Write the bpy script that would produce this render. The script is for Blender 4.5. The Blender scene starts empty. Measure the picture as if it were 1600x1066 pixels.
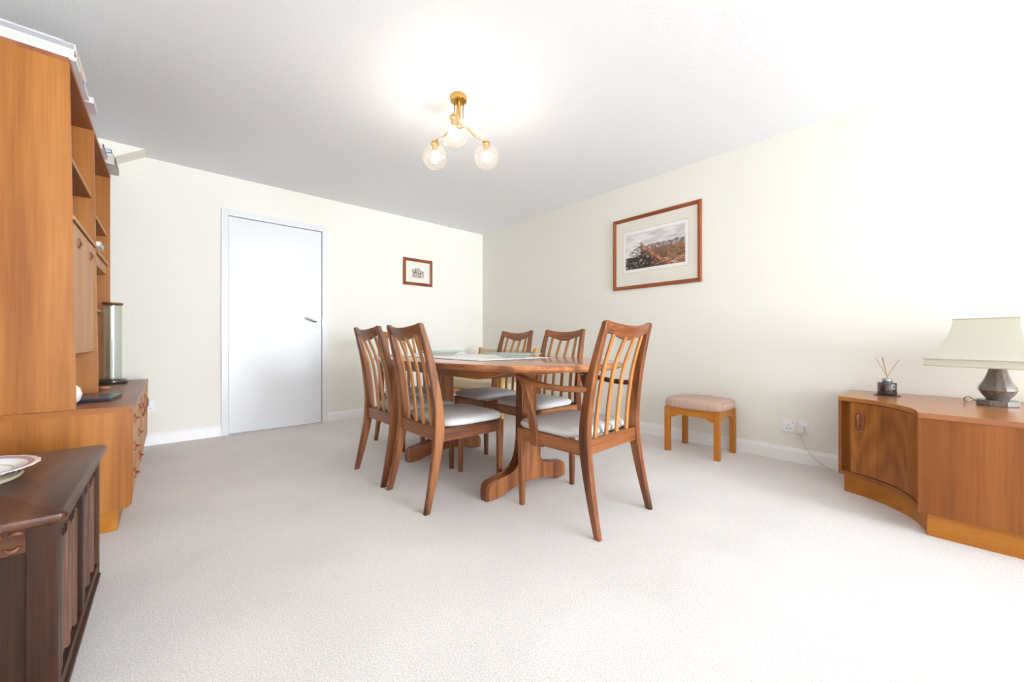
import bpy, bmesh, math, random
from mathutils import Vector, Matrix, noise
R = math.radians
PI = math.pi
scn = bpy.context.scene
C = scn.collection

# ------------------------------------------------------------------ camera
F_PX = 601.7
CAM_Z = 0.857
YAW = math.atan2(601.7, 674.6)
cam_d = bpy.data.cameras.new('camera')
cam_d.sensor_fit = 'HORIZONTAL'; cam_d.sensor_width = 36.0
cam_d.lens = F_PX / 1600 * 36.0
cam_d.clip_start = 0.02; cam_d.clip_end = 60
cam = bpy.data.objects.new('camera', cam_d)
cam.location = (0, 0, CAM_Z); cam.rotation_euler = (PI/2, 0, -YAW)
C.objects.link(cam); scn.camera = cam

# ------------------------------------------------------------------ world, daylight, exposure
w = bpy.data.worlds.new('overcast_sky'); scn.world = w; w.use_nodes = True
w.node_tree.nodes['Background'].inputs['Color'].default_value = (0.80, 0.90, 1.0, 1)
w.node_tree.nodes['Background'].inputs['Strength'].default_value = 2.2

# room extents
XL, XR, YF, YB, ZC = -0.60, 3.317, 4.345, -6.80, 2.36
WIN = (0.95, 3.25, 0.08, 2.28)       # window opening in the wall behind the camera: x0 x1 z0 z1

def area(name, loc, rot, sx, sy, power, col):
    l = bpy.data.lights.new(name, 'AREA'); l.shape = 'RECTANGLE'; l.size = sx; l.size_y = sy
    l.energy = power; l.color = col
    o = bpy.data.objects.new(name, l); o.location = loc; o.rotation_euler = rot
    C.objects.link(o); return o
area('daylight_through_window', ((WIN[0]+WIN[1])/2, YB-0.16, (WIN[2]+WIN[3])/2), (R(90), 0, 0),
     WIN[1]-WIN[0]-0.1, WIN[3]-WIN[2]-0.1, 900.0, (0.845, 0.92, 1.0))
vs = scn.view_settings
vs.view_transform = 'Standard'; vs.look = 'None'; vs.gamma = 1.0
try: vs.use_curve_mapping = False
except Exception: pass
vs.exposure = -0.28
scn.cycles.max_bounces = 10; scn.cycles.diffuse_bounces = 7; scn.cycles.glossy_bounces = 3
scn.cycles.transparent_max_bounces = 12
scn.cycles.adaptive_threshold = 0.04

# ------------------------------------------------------------------ materials
def srgb(r, g, b):
    f = lambda c: ((c/255+0.055)/1.055)**2.4 if c > 10.3 else c/255/12.92
    return (f(r), f(g), f(b), 1)

def new_mat(name):
    m = bpy.data.materials.new(name); m.use_nodes = True
    nt = m.node_tree; b = nt.nodes['Principled BSDF']
    return m, nt, b

def plain(name, col, rough=0.5, metal=0.0, bump=0.0, bscale=200.0, var=0.0, spec=0.5, coat=0.0, bdist=0.002):
    m, nt, b = new_mat(name)
    b.inputs['Roughness'].default_value = rough; b.inputs['Metallic'].default_value = metal
    b.inputs['Specular IOR Level'].default_value = spec
    b.inputs['Coat Weight'].default_value = coat
    tc = nt.nodes.new('ShaderNodeTexCoord')
    n = nt.nodes.new('ShaderNodeTexNoise'); n.inputs['Scale'].default_value = bscale
    n.inputs['Detail'].default_value = 2
    nt.links.new(tc.outputs['Object'], n.inputs['Vector'])
    mix = nt.nodes.new('ShaderNodeMix'); mix.data_type = 'RGBA'
    k = 1-var
    mix.inputs[6].default_value = (col[0]*k, col[1]*k, col[2]*k, 1); mix.inputs[7].default_value = col
    nt.links.new(n.outputs['Fac'], mix.inputs[0]); nt.links.new(mix.outputs[2], b.inputs['Base Color'])
    if bump > 0:
        bp = nt.nodes.new('ShaderNodeBump'); bp.inputs['Strength'].default_value = bump
        bp.inputs['Distance'].default_value = bdist
        nt.links.new(n.outputs['Fac'], bp.inputs['Height']); nt.links.new(bp.outputs['Normal'], b.inputs['Normal'])
    return m

def wood(name, dark, mid, light, axis='Z', scale=1.0, rough=0.38, coat=0.15, figure=0.5, spec=0.4, fine=1.0, lo=0.38, hi=0.70, bump=0.12, cath=None):
    """grain running along one local axis"""
    m, nt, b = new_mat(name)
    b.inputs['Roughness'].default_value = rough; b.inputs['Coat Weight'].default_value = coat
    b.inputs['Coat Roughness'].default_value = 0.2
    b.inputs['Specular IOR Level'].default_value = spec
    tc = nt.nodes.new('ShaderNodeTexCoord')
    def mapped(sx, sl):
        mp = nt.nodes.new('ShaderNodeMapping')
        s = [sx*scale]*3; s['XYZ'.index(axis)] = sl*scale
        mp.inputs['Scale'].default_value = s
        nt.links.new(tc.outputs['Object'], mp.inputs['Vector']); return mp
    n1 = nt.nodes.new('ShaderNodeTexNoise'); n1.inputs['Scale'].default_value = 1; n1.inputs['Detail'].default_value = 6
    n1.inputs['Distortion'].default_value = 0.6*figure
    nt.links.new(mapped(16, 0.9).outputs[0], n1.inputs['Vector'])
    n2 = nt.nodes.new('ShaderNodeTexNoise'); n2.inputs['Scale'].default_value = 1; n2.inputs['Detail'].default_value = 3
    nt.links.new(mapped(150, 4).outputs[0], n2.inputs['Vector'])
    wv = nt.nodes.new('ShaderNodeTexNoise'); wv.inputs['Scale'].default_value = 1; wv.inputs['Detail'].default_value = 2
    wv.inputs['Distortion'].default_value = 1.5*figure
    nt.links.new(mapped(5, 1.1).outputs[0], wv.inputs['Vector'])
    a = nt.nodes.new('ShaderNodeMath'); a.operation = 'MULTIPLY_ADD'; a.inputs[1].default_value = 0.55
    nt.links.new(n1.outputs['Fac'], a.inputs[0])
    m2 = nt.nodes.new('ShaderNodeMath'); m2.operation = 'MULTIPLY'; m2.inputs[1].default_value = 0.25*fine
    nt.links.new(n2.outputs['Fac'], m2.inputs[0]); nt.links.new(m2.outputs[0], a.inputs[2])
    a2 = nt.nodes.new('ShaderNodeMath'); a2.operation = 'MULTIPLY_ADD'; a2.inputs[1].default_value = 0.30
    nt.links.new(wv.outputs['Fac'], a2.inputs[0]); nt.links.new(a.outputs[0], a2.inputs[2])
    cr = nt.nodes.new('ShaderNodeValToRGB')
    cr.color_ramp.elements[0].position = lo; cr.color_ramp.elements[0].color = dark
    cr.color_ramp.elements[1].position = hi; cr.color_ramp.elements[1].color = light
    e = cr.color_ramp.elements.new(0.54); e.color = mid
    last = a2
    if cath:            # cathedral figure: nested arches rising along Z, repeated sideways
        sx = nt.nodes.new('ShaderNodeSeparateXYZ'); nt.links.new(tc.outputs['Object'], sx.inputs[0])
        def M(op, a_, b_=None, c_=None):
            q = nt.nodes.new('ShaderNodeMath'); q.operation = op
            for i_, v_ in enumerate((a_, b_, c_)):
                if v_ is None: continue
                if isinstance(v_, (int, float)): q.inputs[i_].default_value = v_
                else: nt.links.new(v_, q.inputs[i_])
            return q.outputs[0]
        lat = M('MULTIPLY', M('SUBTRACT', sx.outputs['X'], sx.outputs['Y']), 0.7071)
        lat = M('ADD', lat, M('MULTIPLY', M('SUBTRACT', n1.outputs['Fac'], 0.5), 0.02))
        pp = M('PINGPONG', M('ADD', lat, cath[0]), cath[1])
        val = M('MULTIPLY_ADD', M('MULTIPLY', pp, pp), cath[2], M('MULTIPLY', sx.outputs['Z'], cath[3]))
        val = M('ADD', val, M('MULTIPLY', wv.outputs['Fac'], 1.6))
        bands = M('MULTIPLY_ADD', M('SINE', M('MULTIPLY', val, 6.283)), 0.045, a2.outputs[0])
        nt.links.new(bands, cr.inputs['Fac'])
    else:
        nt.links.new(a2.outputs[0], cr.inputs['Fac'])
    nt.links.new(cr.outputs['Color'], b.inputs['Base Color'])
    bp = nt.nodes.new('ShaderNodeBump'); bp.inputs['Strength'].default_value = bump; bp.inputs['Distance'].default_value = 0.001
    nt.links.new(n2.outputs['Fac'], bp.inputs['Height']); nt.links.new(bp.outputs['Normal'], b.inputs['Normal'])
    return m

def woods(name, d, mi, l, **k):
    return {ax: wood(name+'_'+ax.lower(), srgb(*d), srgb(*mi), srgb(*l), axis=ax, **k) for ax in 'XYZ'}

CHW = woods('chair_afrormosia', (70, 34, 18), (122, 70, 38), (166, 106, 62), coat=0.18, spec=0.4, rough=0.33, lo=0.40, hi=0.68)
SLW = woods('chair_slat_teak', (146, 92, 44), (174, 116, 62), (192, 136, 80))
TBW = woods('table_teak', (112, 60, 28), (158, 94, 50), (194, 128, 76), figure=0.9, rough=0.16, coat=0.5, bump=0.0, lo=0.42, hi=0.66)
UNW = woods('wall_unit_teak', (138, 80, 32), (162, 100, 44), (178, 117, 57), scale=0.8, figure=0.5, coat=0.05, spec=0.3)
UND = woods('wall_unit_lip_teak', (112, 62, 36), (146, 86, 52), (166, 106, 66), scale=1.0)
DRW = woods('drawer_front_teak', (170, 112, 62), (192, 136, 82), (206, 154, 100), scale=0.9, rough=0.45, coat=0.0, spec=0.25)
CBW = woods('cabinet_teak', (106, 56, 20), (138, 78, 30), (164, 100, 44), scale=0.75, figure=0.8, coat=0.05, spec=0.3, lo=0.32, hi=0.76)
CBD = wood('cabinet_door_teak', srgb(96, 50, 18), srgb(140, 80, 32), srgb(170, 106, 48), axis='Z', scale=0.75, figure=0.8, coat=0.05, spec=0.3, lo=0.36, hi=0.72, cath=(0.02, 0.095, 330.0, 5.5))
CBT = woods('cabinet_top_teak', (140, 84, 40), (166, 106, 56), (186, 128, 74), scale=0.8, rough=0.25, coat=0.2)
CBP = woods('cabinet_plinth_teak', (150, 88, 24), (172, 106, 32), (188, 122, 44), scale=0.9, coat=0.05, spec=0.3)
OAK = woods('dark_oak', (30, 14, 7), (60, 33, 18), (98, 60, 36), scale=1.1, rough=0.45, coat=0.0, spec=0.22)
OAP = woods('linenfold_oak', (44, 24, 15), (82, 52, 36), (120, 84, 62), scale=1.1, rough=0.4, coat=0.1, spec=0.4)
OAT = woods('dark_oak_lid', (50, 29, 19), (80, 50, 34), (106, 70, 50), scale=1.1, rough=0.34, coat=0.05, spec=0.35)
PIN = woods('stool_oak', (160, 92, 26), (184, 114, 38), (200, 132, 54), scale=1.1, coat=0.05, spec=0.3)
PNE = woods('pine', (178, 122, 50), (204, 146, 66), (220, 168, 92), scale=1.0)
FRM = woods('picture_frame_wood', (104, 48, 18), (142, 72, 32), (166, 92, 46), scale=1.6, rough=0.3)

WHITE_GLOSS = plain('white_gloss_paint', srgb(222, 223, 226), 0.3, var=0.01)
SKIRT = plain('white_skirting_paint', srgb(240, 240, 240), 0.35, var=0.01)
WHITE_PLASTIC = plain('white_plastic', srgb(235, 236, 242), 0.35)
CREAM_PLASTIC = plain('cream_plastic', srgb(216, 210, 196), 0.4)
DARK_HOLE = plain('dark_slot', srgb(40, 38, 40), 0.6)
WALL = plain('cream_painted_paper', srgb(233, 230, 222), 0.85, bump=0.22, bscale=55, var=0.012, spec=0.2, bdist=0.004)
CEIL = plain('stippled_white_ceiling', srgb(239, 240, 243), 0.9, bump=0.35, bscale=75, var=0.02, spec=0.15, bdist=0.006)
SOFFIT = plain('cream_paint_soffit', srgb(240, 236, 226), 0.85, bump=0.1, bscale=60, spec=0.2)
CHROME = plain('polished_chrome', srgb(168, 170, 176), 0.18, metal=1.0)
BRASS = plain('polished_brass', srgb(212, 172, 98), 0.2, metal=1.0)
SEAT_FAB = plain('pale_grey_velour', srgb(204, 202, 201), 0.95, bump=0.4, bscale=500, var=0.10, spec=0.1)
BLACK = plain('matt_black_plastic', srgb(42, 46, 56), 0.3)
PAPER = plain('white_paper', srgb(240, 238, 234), 0.7, var=0.02)
BACKB = plain('back_board_teak', srgb(120, 70, 36), 0.6, var=0.1, bscale=8)

def carpet():
    m, nt, b = new_mat('beige_twist_carpet')
    tc = nt.nodes.new('ShaderNodeTexCoord')
    n = nt.nodes.new('ShaderNodeTexNoise'); n.inputs['Scale'].default_value = 210; n.inputs['Detail'].default_value = 6; n.inputs['Roughness'].default_value = 0.75
    n2 = nt.nodes.new('ShaderNodeTexNoise'); n2.inputs['Scale'].default_value = 2.2; n2.inputs['Detail'].default_value = 3
    v = nt.nodes.new('ShaderNodeTexVoronoi'); v.inputs['Scale'].default_value = 420
    for k in (n, n2, v): nt.links.new(tc.outputs['Object'], k.inputs['Vector'])
    cr = nt.nodes.new('ShaderNodeValToRGB')
    cr.color_ramp.elements[0].position = 0.36; cr.color_ramp.elements[0].color = srgb(204, 196, 192)
    cr.color_ramp.elements[1].position = 0.62; cr.color_ramp.elements[1].color = srgb(248, 244, 242)
    nt.links.new(n.outputs['Fac'], cr.inputs['Fac'])
    mx = nt.nodes.new('ShaderNodeMix'); mx.data_type = 'RGBA'; mx.blend_type = 'MULTIPLY'
    cr2 = nt.nodes.new('ShaderNodeValToRGB')
    cr2.color_ramp.elements[0].position = 0.35; cr2.color_ramp.elements[0].color = (0.93, 0.93, 0.93, 1)
    cr2.color_ramp.elements[1].position = 0.65; cr2.color_ramp.elements[1].color = (1, 1, 1, 1)
    nt.links.new(n2.outputs['Fac'], cr2.inputs['Fac'])
    mx.inputs[0].default_value = 1.0
    nt.links.new(cr.outputs['Color'], mx.inputs[6]); nt.links.new(cr2.outputs['Color'], mx.inputs[7])
    nt.links.new(mx.outputs[2], b.inputs['Base Color'])
    b.inputs['Roughness'].default_value = 1.0; b.inputs['Specular IOR Level'].default_value = 0.05
    b.inputs['Sheen Weight'].default_value = 0.15
    bp = nt.nodes.new('ShaderNodeBump'); bp.inputs['Strength'].default_value = 0.35; bp.inputs['Distance'].default_value = 0.004
    nt.links.new(v.outputs['Distance'], bp.inputs['Height']); nt.links.new(bp.outputs['Normal'], b.inputs['Normal'])
    return m
CARPET = carpet()

def thin_glass(name, tint=(0.95, 0.98, 0.96, 1), refl=0.12, rough=0.03, body=0.0, bodycol=(1, 1, 1, 1), bump=0.0):
    m = bpy.data.materials.new(name); m.use_nodes = True; nt = m.node_tree
    nt.nodes.clear()
    out = nt.nodes.new('ShaderNodeOutputMaterial')
    tr = nt.nodes.new('ShaderNodeBsdfTransparent'); tr.inputs['Color'].default_value = tint
    gl = nt.nodes.new('ShaderNodeBsdfGlossy'); gl.inputs['Roughness'].default_value = rough
    lw = nt.nodes.new('ShaderNodeLayerWeight'); lw.inputs['Blend'].default_value = 0.25
    mr = nt.nodes.new('ShaderNodeMapRange'); mr.inputs[3].default_value = refl*0.4; mr.inputs[4].default_value = min(1, refl*5)
    nt.links.new(lw.outputs['Facing'], mr.inputs[0])
    mix = nt.nodes.new('ShaderNodeMixShader')
    nt.links.new(mr.outputs[0], mix.inputs[0]); nt.links.new(tr.outputs[0], mix.inputs[1]); nt.links.new(gl.outputs[0], mix.inputs[2])
    last = mix
    if body > 0:
        df = nt.nodes.new('ShaderNodeBsdfTranslucent'); df.inputs['Color'].default_value = bodycol
        d2 = nt.nodes.new('ShaderNodeBsdfDiffuse'); d2.inputs['Color'].default_value = bodycol
        ad = nt.nodes.new('ShaderNodeMixShader'); ad.inputs[0].default_value = 0.5
        nt.links.new(df.outputs[0], ad.inputs[1]); nt.links.new(d2.outputs[0], ad.inputs[2])
        mm = nt.nodes.new('ShaderNodeMixShader'); mm.inputs[0].default_value = body
        nt.links.new(mix.outputs[0], mm.inputs[1]); nt.links.new(ad.outputs[0], mm.inputs[2]); last = mm
    if bump > 0:
        tc = nt.nodes.new('ShaderNodeTexCoord'); nz = nt.nodes.new('ShaderNodeTexNoise'); nz.inputs['Scale'].default_value = 45
        bp = nt.nodes.new('ShaderNodeBump'); bp.inputs['Strength'].default_value = bump; bp.inputs['Distance'].default_value = 0.004
        nt.links.new(tc.outputs['Object'], nz.inputs['Vector']); nt.links.new(nz.outputs['Fac'], bp.inputs['Height'])
        nt.links.new(bp.outputs['Normal'], gl.inputs['Normal'])
    nt.links.new(last.outputs[0], out.inputs['Surface'])
    return m

def emit(name, col, strength):
    m, nt, b = new_mat(name)
    b.inputs['Emission Color'].default_value = col; b.inputs['Emission Strength'].default_value = strength
    b.inputs['Base Color'].default_value = col
    return m

def vcol(name, rough=0.6):
    m, nt, b = new_mat(name)
    a = nt.nodes.new('ShaderNodeVertexColor'); a.layer_name = 'print'
    nt.links.new(a.outputs['Color'], b.inputs['Base Color']); b.inputs['Roughness'].default_value = rough
    b.inputs['Specular IOR Level'].default_value = 0.2
    return m

# ------------------------------------------------------------------ mesh helpers
def obj(name, bm, mat, parent=None, smooth=False, bevel=0.0, auto=None):
    if bevel > 0:
        bmesh.ops.bevel(bm, geom=list(bm.edges), offset=bevel, segments=2, affect='EDGES', profile=0.7)
    bmesh.ops.recalc_face_normals(bm, faces=list(bm.faces))
    me = bpy.data.meshes.new(name); bm.to_mesh(me); bm.free()
    if isinstance(mat, (list, tuple)):
        for x in mat: me.materials.append(x)
    else: me.materials.append(mat)
    o = bpy.data.objects.new(name, me); C.objects.link(o)
    if parent: o.parent = parent
    if smooth:
        for p in me.polygons: p.use_smooth = True
        if auto is not None:
            try: me.set_sharp_from_angle(angle=R(auto))
            except Exception: pass
    return o

def BM(): return bmesh.new()

def box(bm, x0, x1, y0, y1, z0, z1, mi=0):
    vsx = [bm.verts.new((x, y, z)) for z in (z0, z1) for y in (y0, y1) for x in (x0, x1)]
    fs = []
    for f in ((0, 1, 3, 2), (4, 6, 7, 5), (0, 4, 5, 1), (1, 5, 7, 3), (3, 7, 6, 2), (2, 6, 4, 0)):
        fc = bm.faces.new([vsx[i] for i in f]); fc.material_index = mi; fs.append(fc)
    return fs

def B(name, x0, x1, y0, y1, z0, z1, mat, parent=None, bevel=0.003):
    bm = BM(); box(bm, min(x0, x1), max(x0, x1), min(y0, y1), max(y0, y1), min(z0, z1), max(z0, z1))
    return obj(name, bm, mat, parent, bevel=bevel)

def rings(bm, loops, cap=True, closed=True, mi=0):
    """skin a list of equal-length vertex loops"""
    vv = [[bm.verts.new(p) for p in lp] for lp in loops]
    n = len(vv[0])
    for a, b in zip(vv, vv[1:]):
        for i in range(n if closed else n-1):
            j = (i+1) % n
            f = bm.faces.new((a[i], a[j], b[j], b[i])); f.material_index = mi
    if cap:
        bm.faces.new(vv[0][::-1]).material_index = mi; bm.faces.new(vv[-1]).material_index = mi
    return vv

def lathe(bm, prof, cx=0, cy=0, n=24, mi=0, cap=True):
    loops = [[(cx+r*math.cos(2*PI*k/n), cy+r*math.sin(2*PI*k/n), z) for k in range(n)] for r, z in prof]
    return rings(bm, loops, cap=cap, mi=mi)

def tube(bm, pts, r, n=8, mi=0):
    pts = [Vector(p) for p in pts]
    rr = r if isinstance(r, (list, tuple)) else [r]*len(pts)
    up = Vector((0, 0, 1)); loops = []
    prev = None
    for i, p in enumerate(pts):
        t = (pts[min(i+1, len(pts)-1)]-pts[max(i-1, 0)]).normalized()
        if prev is None:
            a = t.cross(up)
            if a.length < 1e-3: a = t.cross(Vector((1, 0, 0)))
            a.normalize()
        else:
            a = (prev-t*prev.dot(t)).normalized()
        prev = a
        b = t.cross(a)
        loops.append([p+(a*math.cos(2*PI*k/n)+b*math.sin(2*PI*k/n))*rr[i] for k in range(n)])
    rings(bm, loops, mi=mi)

def spline(pts, n=6):
    """Catmull-Rom through pts (tuples of any length)"""
    P = [pts[0]]+list(pts)+[pts[-1]]; out = []
    for i in range(1, len(P)-2):
        for k in range(n):
            t = k/n
            out.append(tuple(0.5*(2*b+(c-a)*t+(2*a-5*b+4*c-d)*t*t+(3*b-a-3*c+d)*t**3)
                             for a, b, c, d in zip(P[i-1], P[i], P[i+1], P[i+2])))
    out.append(tuple(pts[-1])); return out

def chamf(hx, hy, c):
    """octagon section (chamfered rectangle)"""
    return [(hx-c, -hy), (hx, -hy+c), (hx, hy-c), (hx-c, hy), (-hx+c, hy), (-hx, hy-c), (-hx, -hy+c), (-hx+c, -hy)]

def post(bm, pts, c=0.005, n=5):
    """vertical-ish bar: pts = (x, y, z, half_x, half_y), horizontal sections"""
    sp = spline(pts, n)
    loops = [[(x+a, y+b, z) for a, b in chamf(hx, hy, min(c, hx*0.6, hy*0.6))] for x, y, z, hx, hy in sp]
    rings(bm, loops)

def prism(bm, poly, axis, a0, a1, mi=0):
    """extrude polygon along axis; poly coords are the two other axes in XYZ order"""
    def pt(u, v, a):
        return {'X': (a, u, v), 'Y': (u, a, v), 'Z': (u, v, a)}[axis]
    return rings(bm, [[pt(u, v, a) for u, v in poly] for a in (a0, a1)], mi=mi)

def thing(name, label, cat, loc=(0, 0, 0), rz=0, group=None):
    o = bpy.data.objects.new(name, None); C.objects.link(o)
    o.empty_display_size = 0.1
    o.location = loc; o.rotation_euler = (0, 0, rz)
    o['label'] = label; o['category'] = cat
    if group: o['group'] = group
    return o

def tag(o, label, cat, group=None):
    o['label'] = label; o['category'] = cat
    if group: o['group'] = group
    return o

def struct(o, label=None):
    o['kind'] = 'structure'
    if label: o['label'] = label
    return o

def dup(root, loc, rz, label):
    r = root.copy(); C.objects.link(r); r.location = loc; r.rotation_euler = (0, 0, rz); r['label'] = label
    for ch in list(root.children):
        c = ch.copy(); C.objects.link(c); c.parent = r
        for g in list(ch.children):
            d = g.copy(); C.objects.link(d); d.parent = c
    return r

def sepbox(root, **k): pass

# ------------------------------------------------------------------ room shell
T = 0.12
struct(B('floor', XL-T, XR+T, YB-T, YF+T, -0.08, 0.0, CARPET, bevel=0), 'pale beige twist-pile carpet over the whole floor')
struct(B('ceiling', XL-T, XR+T, YB-T, YF+T, ZC, ZC+0.1, CEIL, bevel=0), 'white stippled plaster ceiling')
# door wall with a door opening
DX0, DX1, DZ = 0.408, 1.202, 2.003
bm = BM()
box(bm, XL-T, DX0, YF, YF+T, 0, ZC); box(bm, DX1, XR+T, YF, YF+T, 0, ZC); box(bm, DX0, DX1, YF, YF+T, DZ, ZC)
struct(obj('wall_far', bm, WALL), 'cream textured wall with the white door')
struct(B('wall_right', XR, XR+T, YB, YF, 0, ZC, WALL, bevel=0), 'long cream textured wall with the mountain picture')
struct(B('wall_left', XL-T, XL, YB, YF, 0, ZC, WALL, bevel=0), 'cream wall behind the teak wall unit')
bm = BM()
box(bm, XL-T, WIN[0], YB-T, YB, 0, ZC); box(bm, WIN[1], XR+T, YB-T, YB, 0, ZC)
box(bm, WIN[0], WIN[1], YB-T, YB, 0, WIN[2]); box(bm, WIN[0], WIN[1], YB-T, YB, WIN[3], ZC)
struct(obj('wall_rear', bm, WALL), 'cream wall with the wide window')
# windows (behind the camera)
PANE = thin_glass('window_glass', (0.98, 0.99, 0.99, 1), refl=0.05)
def window(name, label, loc, rz, x0, x1, z0, z1, n=3, fw=0.05):
    wr = bpy.data.objects.new(name, None); C.objects.link(wr); wr.location = loc; wr.rotation_euler = (0, 0, rz)
    struct(wr, label)
    bm = BM()
    box(bm, x0, x1, -0.03, 0.03, z0, z0+fw); box(bm, x0, x1, -0.03, 0.03, z1-fw, z1)
    for k in range(n+1):
        x = x0+(x1-x0-fw)*k/n
        box(bm, x, x+fw, -0.03, 0.03, z0+fw, z1-fw)
    obj('window_frame', bm, WHITE_GLOSS, wr)
    for k in range(n):
        x = x0+(x1-x0-fw)*k/n+fw
        B('pane', x, x+(x1-x0-fw)/n-fw, -0.004, 0.004, z0+fw, z1-fw, PANE, wr, bevel=0)
    B('window_sill', x0-0.05, x1+0.05, 0.06, 0.18, z0-0.035, z0, WHITE_GLOSS, wr)
window('window_1', 'wide white framed window in the rear wall', (0, YB-0.06, 0), 0, *WIN)

# baseboards: chamfered-top profile
def baseboard(name, p0, p1, into, label, h=0.098, t=0.016):
    bm = BM(); p0 = Vector(p0); p1 = Vector(p1); into = Vector(into)
    prof = [(0, 0), (t, 0), (t, h-0.022), (t*0.75, h-0.012), (t*0.45, h), (0, h)]
    rings(bm, [[p+into*u+Vector((0, 0, v)) for u, v in prof] for p in (p0, p1)])
    return struct(obj(name, bm, SKIRT), label)
FR = 0.054
baseboard('baseboard_far', (XL, YF, 0), (DX0-FR, YF, 0), (0, -1, 0), 'white skirting left of the door')
baseboard('baseboard_far', (DX1+FR, YF, 0), (XR, YF, 0), (0, -1, 0), 'white skirting right of the door')
baseboard('baseboard_right', (XR, YF-0.016, 0), (XR, YB, 0), (-1, 0, 0), 'white skirting along the picture wall')
baseboard('baseboard_left', (XL, YF-0.016, 0), (XL, YB, 0), (1, 0, 0), 'white skirting behind the wall unit')

# sloping boxed-in soffit in the far left corner of the ceiling
bm = BM()
prism(bm, [(XL, ZC), (-0.14, ZC), (XL, ZC-0.31)], 'Y', 4.165, YF)
struct(obj('trim_1', bm, SOFFIT), 'cream sloping boxed soffit in the ceiling corner')

# door
droot = bpy.data.objects.new('door_1', None); C.objects.link(droot); droot.location = (0, YF, 0)
struct(droot, 'plain white gloss flush door with chrome lever')
leaf = B('door_leaf', DX0+0.003, DX1-0.003, 0.004, 0.046, 0.008, DZ-0.004, WHITE_GLOSS, droot, bevel=0.002)
for nm, x0, x1, z0, z1 in (('architrave', DX0-FR, DX0, 0, DZ+FR), ('architrave', DX1, DX1+FR, 0, DZ+FR), ('architrave', DX0, DX1, DZ, DZ+FR)):
    B(nm, x0, x1, -0.018, 0.0, z0, z1, WHITE_GLOSS, droot, bevel=0.004)
for x0, x1, z0, z1 in ((DX0, DX0+0.003, 0, DZ), (DX1-0.003, DX1, 0, DZ)):
    pass
hx, hz = 1.142, 1.045
hp = B('handle_plate', hx-0.024, hx+0.024, -0.004, 0.004, hz-0.055, hz+0.05, CHROME, droot, bevel=0.002)
bm = BM()
tube(bm, spline([(hx, -0.004, hz+0.01), (hx, -0.03, hz+0.01), (hx-0.015, -0.047, hz+0.013), (hx-0.06, -0.05, hz+0.03), (hx-0.105, -0.05, hz+0.05)], 5), 0.0085, 10)
obj('lever_handle', bm, CHROME, hp, smooth=True, auto=50)
B('latch_plate', DX1-0.004, DX1+0.002, -0.019, -0.003, hz-0.03, hz+0.03, CHROME, droot, bevel=0)

# ------------------------------------------------------------------ dining table
TX, TY, TZ = 1.575, 2.11, 0.744
TB, TN = 1.02, 2.6
def sup(a, b, n, k, m):
    t = 2*PI*k/m; c, s = math.cos(t), math.sin(t)
    return (a*math.copysign(abs(c)**(2/n), c), b*math.copysign(abs(s)**(2/n), s))
table = thing('dining_table', 'oval teak dining table on two pedestals with a lace runner on top', 'table', (TX, TY, 0))
bm = BM()
M = 96
loops = []
for d, z in ((0.06, 0.703), (0.022, 0.706), (0.006, 0.713), (0, 0.722), (0.002, 0.732), (0.008, 0.738), (0.018, 0.74)):
    loops.append([(*sup(0.54-d, TB-d, TN, k, M), z+0.004) for k in range(M)])
rings(bm, loops)
obj('tabletop', bm, TBW['Y'], table, smooth=True, auto=35)
# long curved aprons under the top
for s in (-1, 1):
    bm = BM()
    poly = [(-0.70, 0.707), (-0.62, 0.683), (-0.52, 0.660), (-0.46, 0.652), (0.46, 0.652), (0.52, 0.660), (0.62, 0.683), (0.70, 0.707)]
    prism(bm, poly, 'X', s*0.335-0.012, s*0.335+0.012)
    obj('apron', bm, CHW['Y'], table)
# bearers across
for yb in (-0.47, 0.42):
    B('bearer', -0.323, 0.323, yb-0.03, yb+0.03, 0.655, 0.707, CHW['X'], table)
for yb in (-0.47, 0.42):
    bm = BM()
    half = [(0.057, 0.652), (0.055, 0.29), (0.060, 0.215), (0.078, 0.162), (0.112, 0.124), (0.16, 0.108), (0.24, 0.104),
            (0.288, 0.099), (0.310, 0.085), (0.318, 0.058), (0.318, 0.02), (0.314, 0.0), (0.235, 0.0), (0.19, 0.018), (0.12, 0.036), (0.05, 0.043)]
    poly = half + [(-x, z) for x, z in reversed(half)]
    vv = rings(bm, [[(x, y, z) for x, z in poly] for y in (yb-0.034, yb+0.034)], cap=True)
    bmesh.ops.bevel(bm, geom=[e for e in bm.edges if abs(e.verts[0].co.y-e.verts[1].co.y) < 1e-6], offset=0.008, segments=2, affect='EDGES')
    obj('pedestal', bm, CHW['Z'], table, smooth=True, auto=40)

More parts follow.
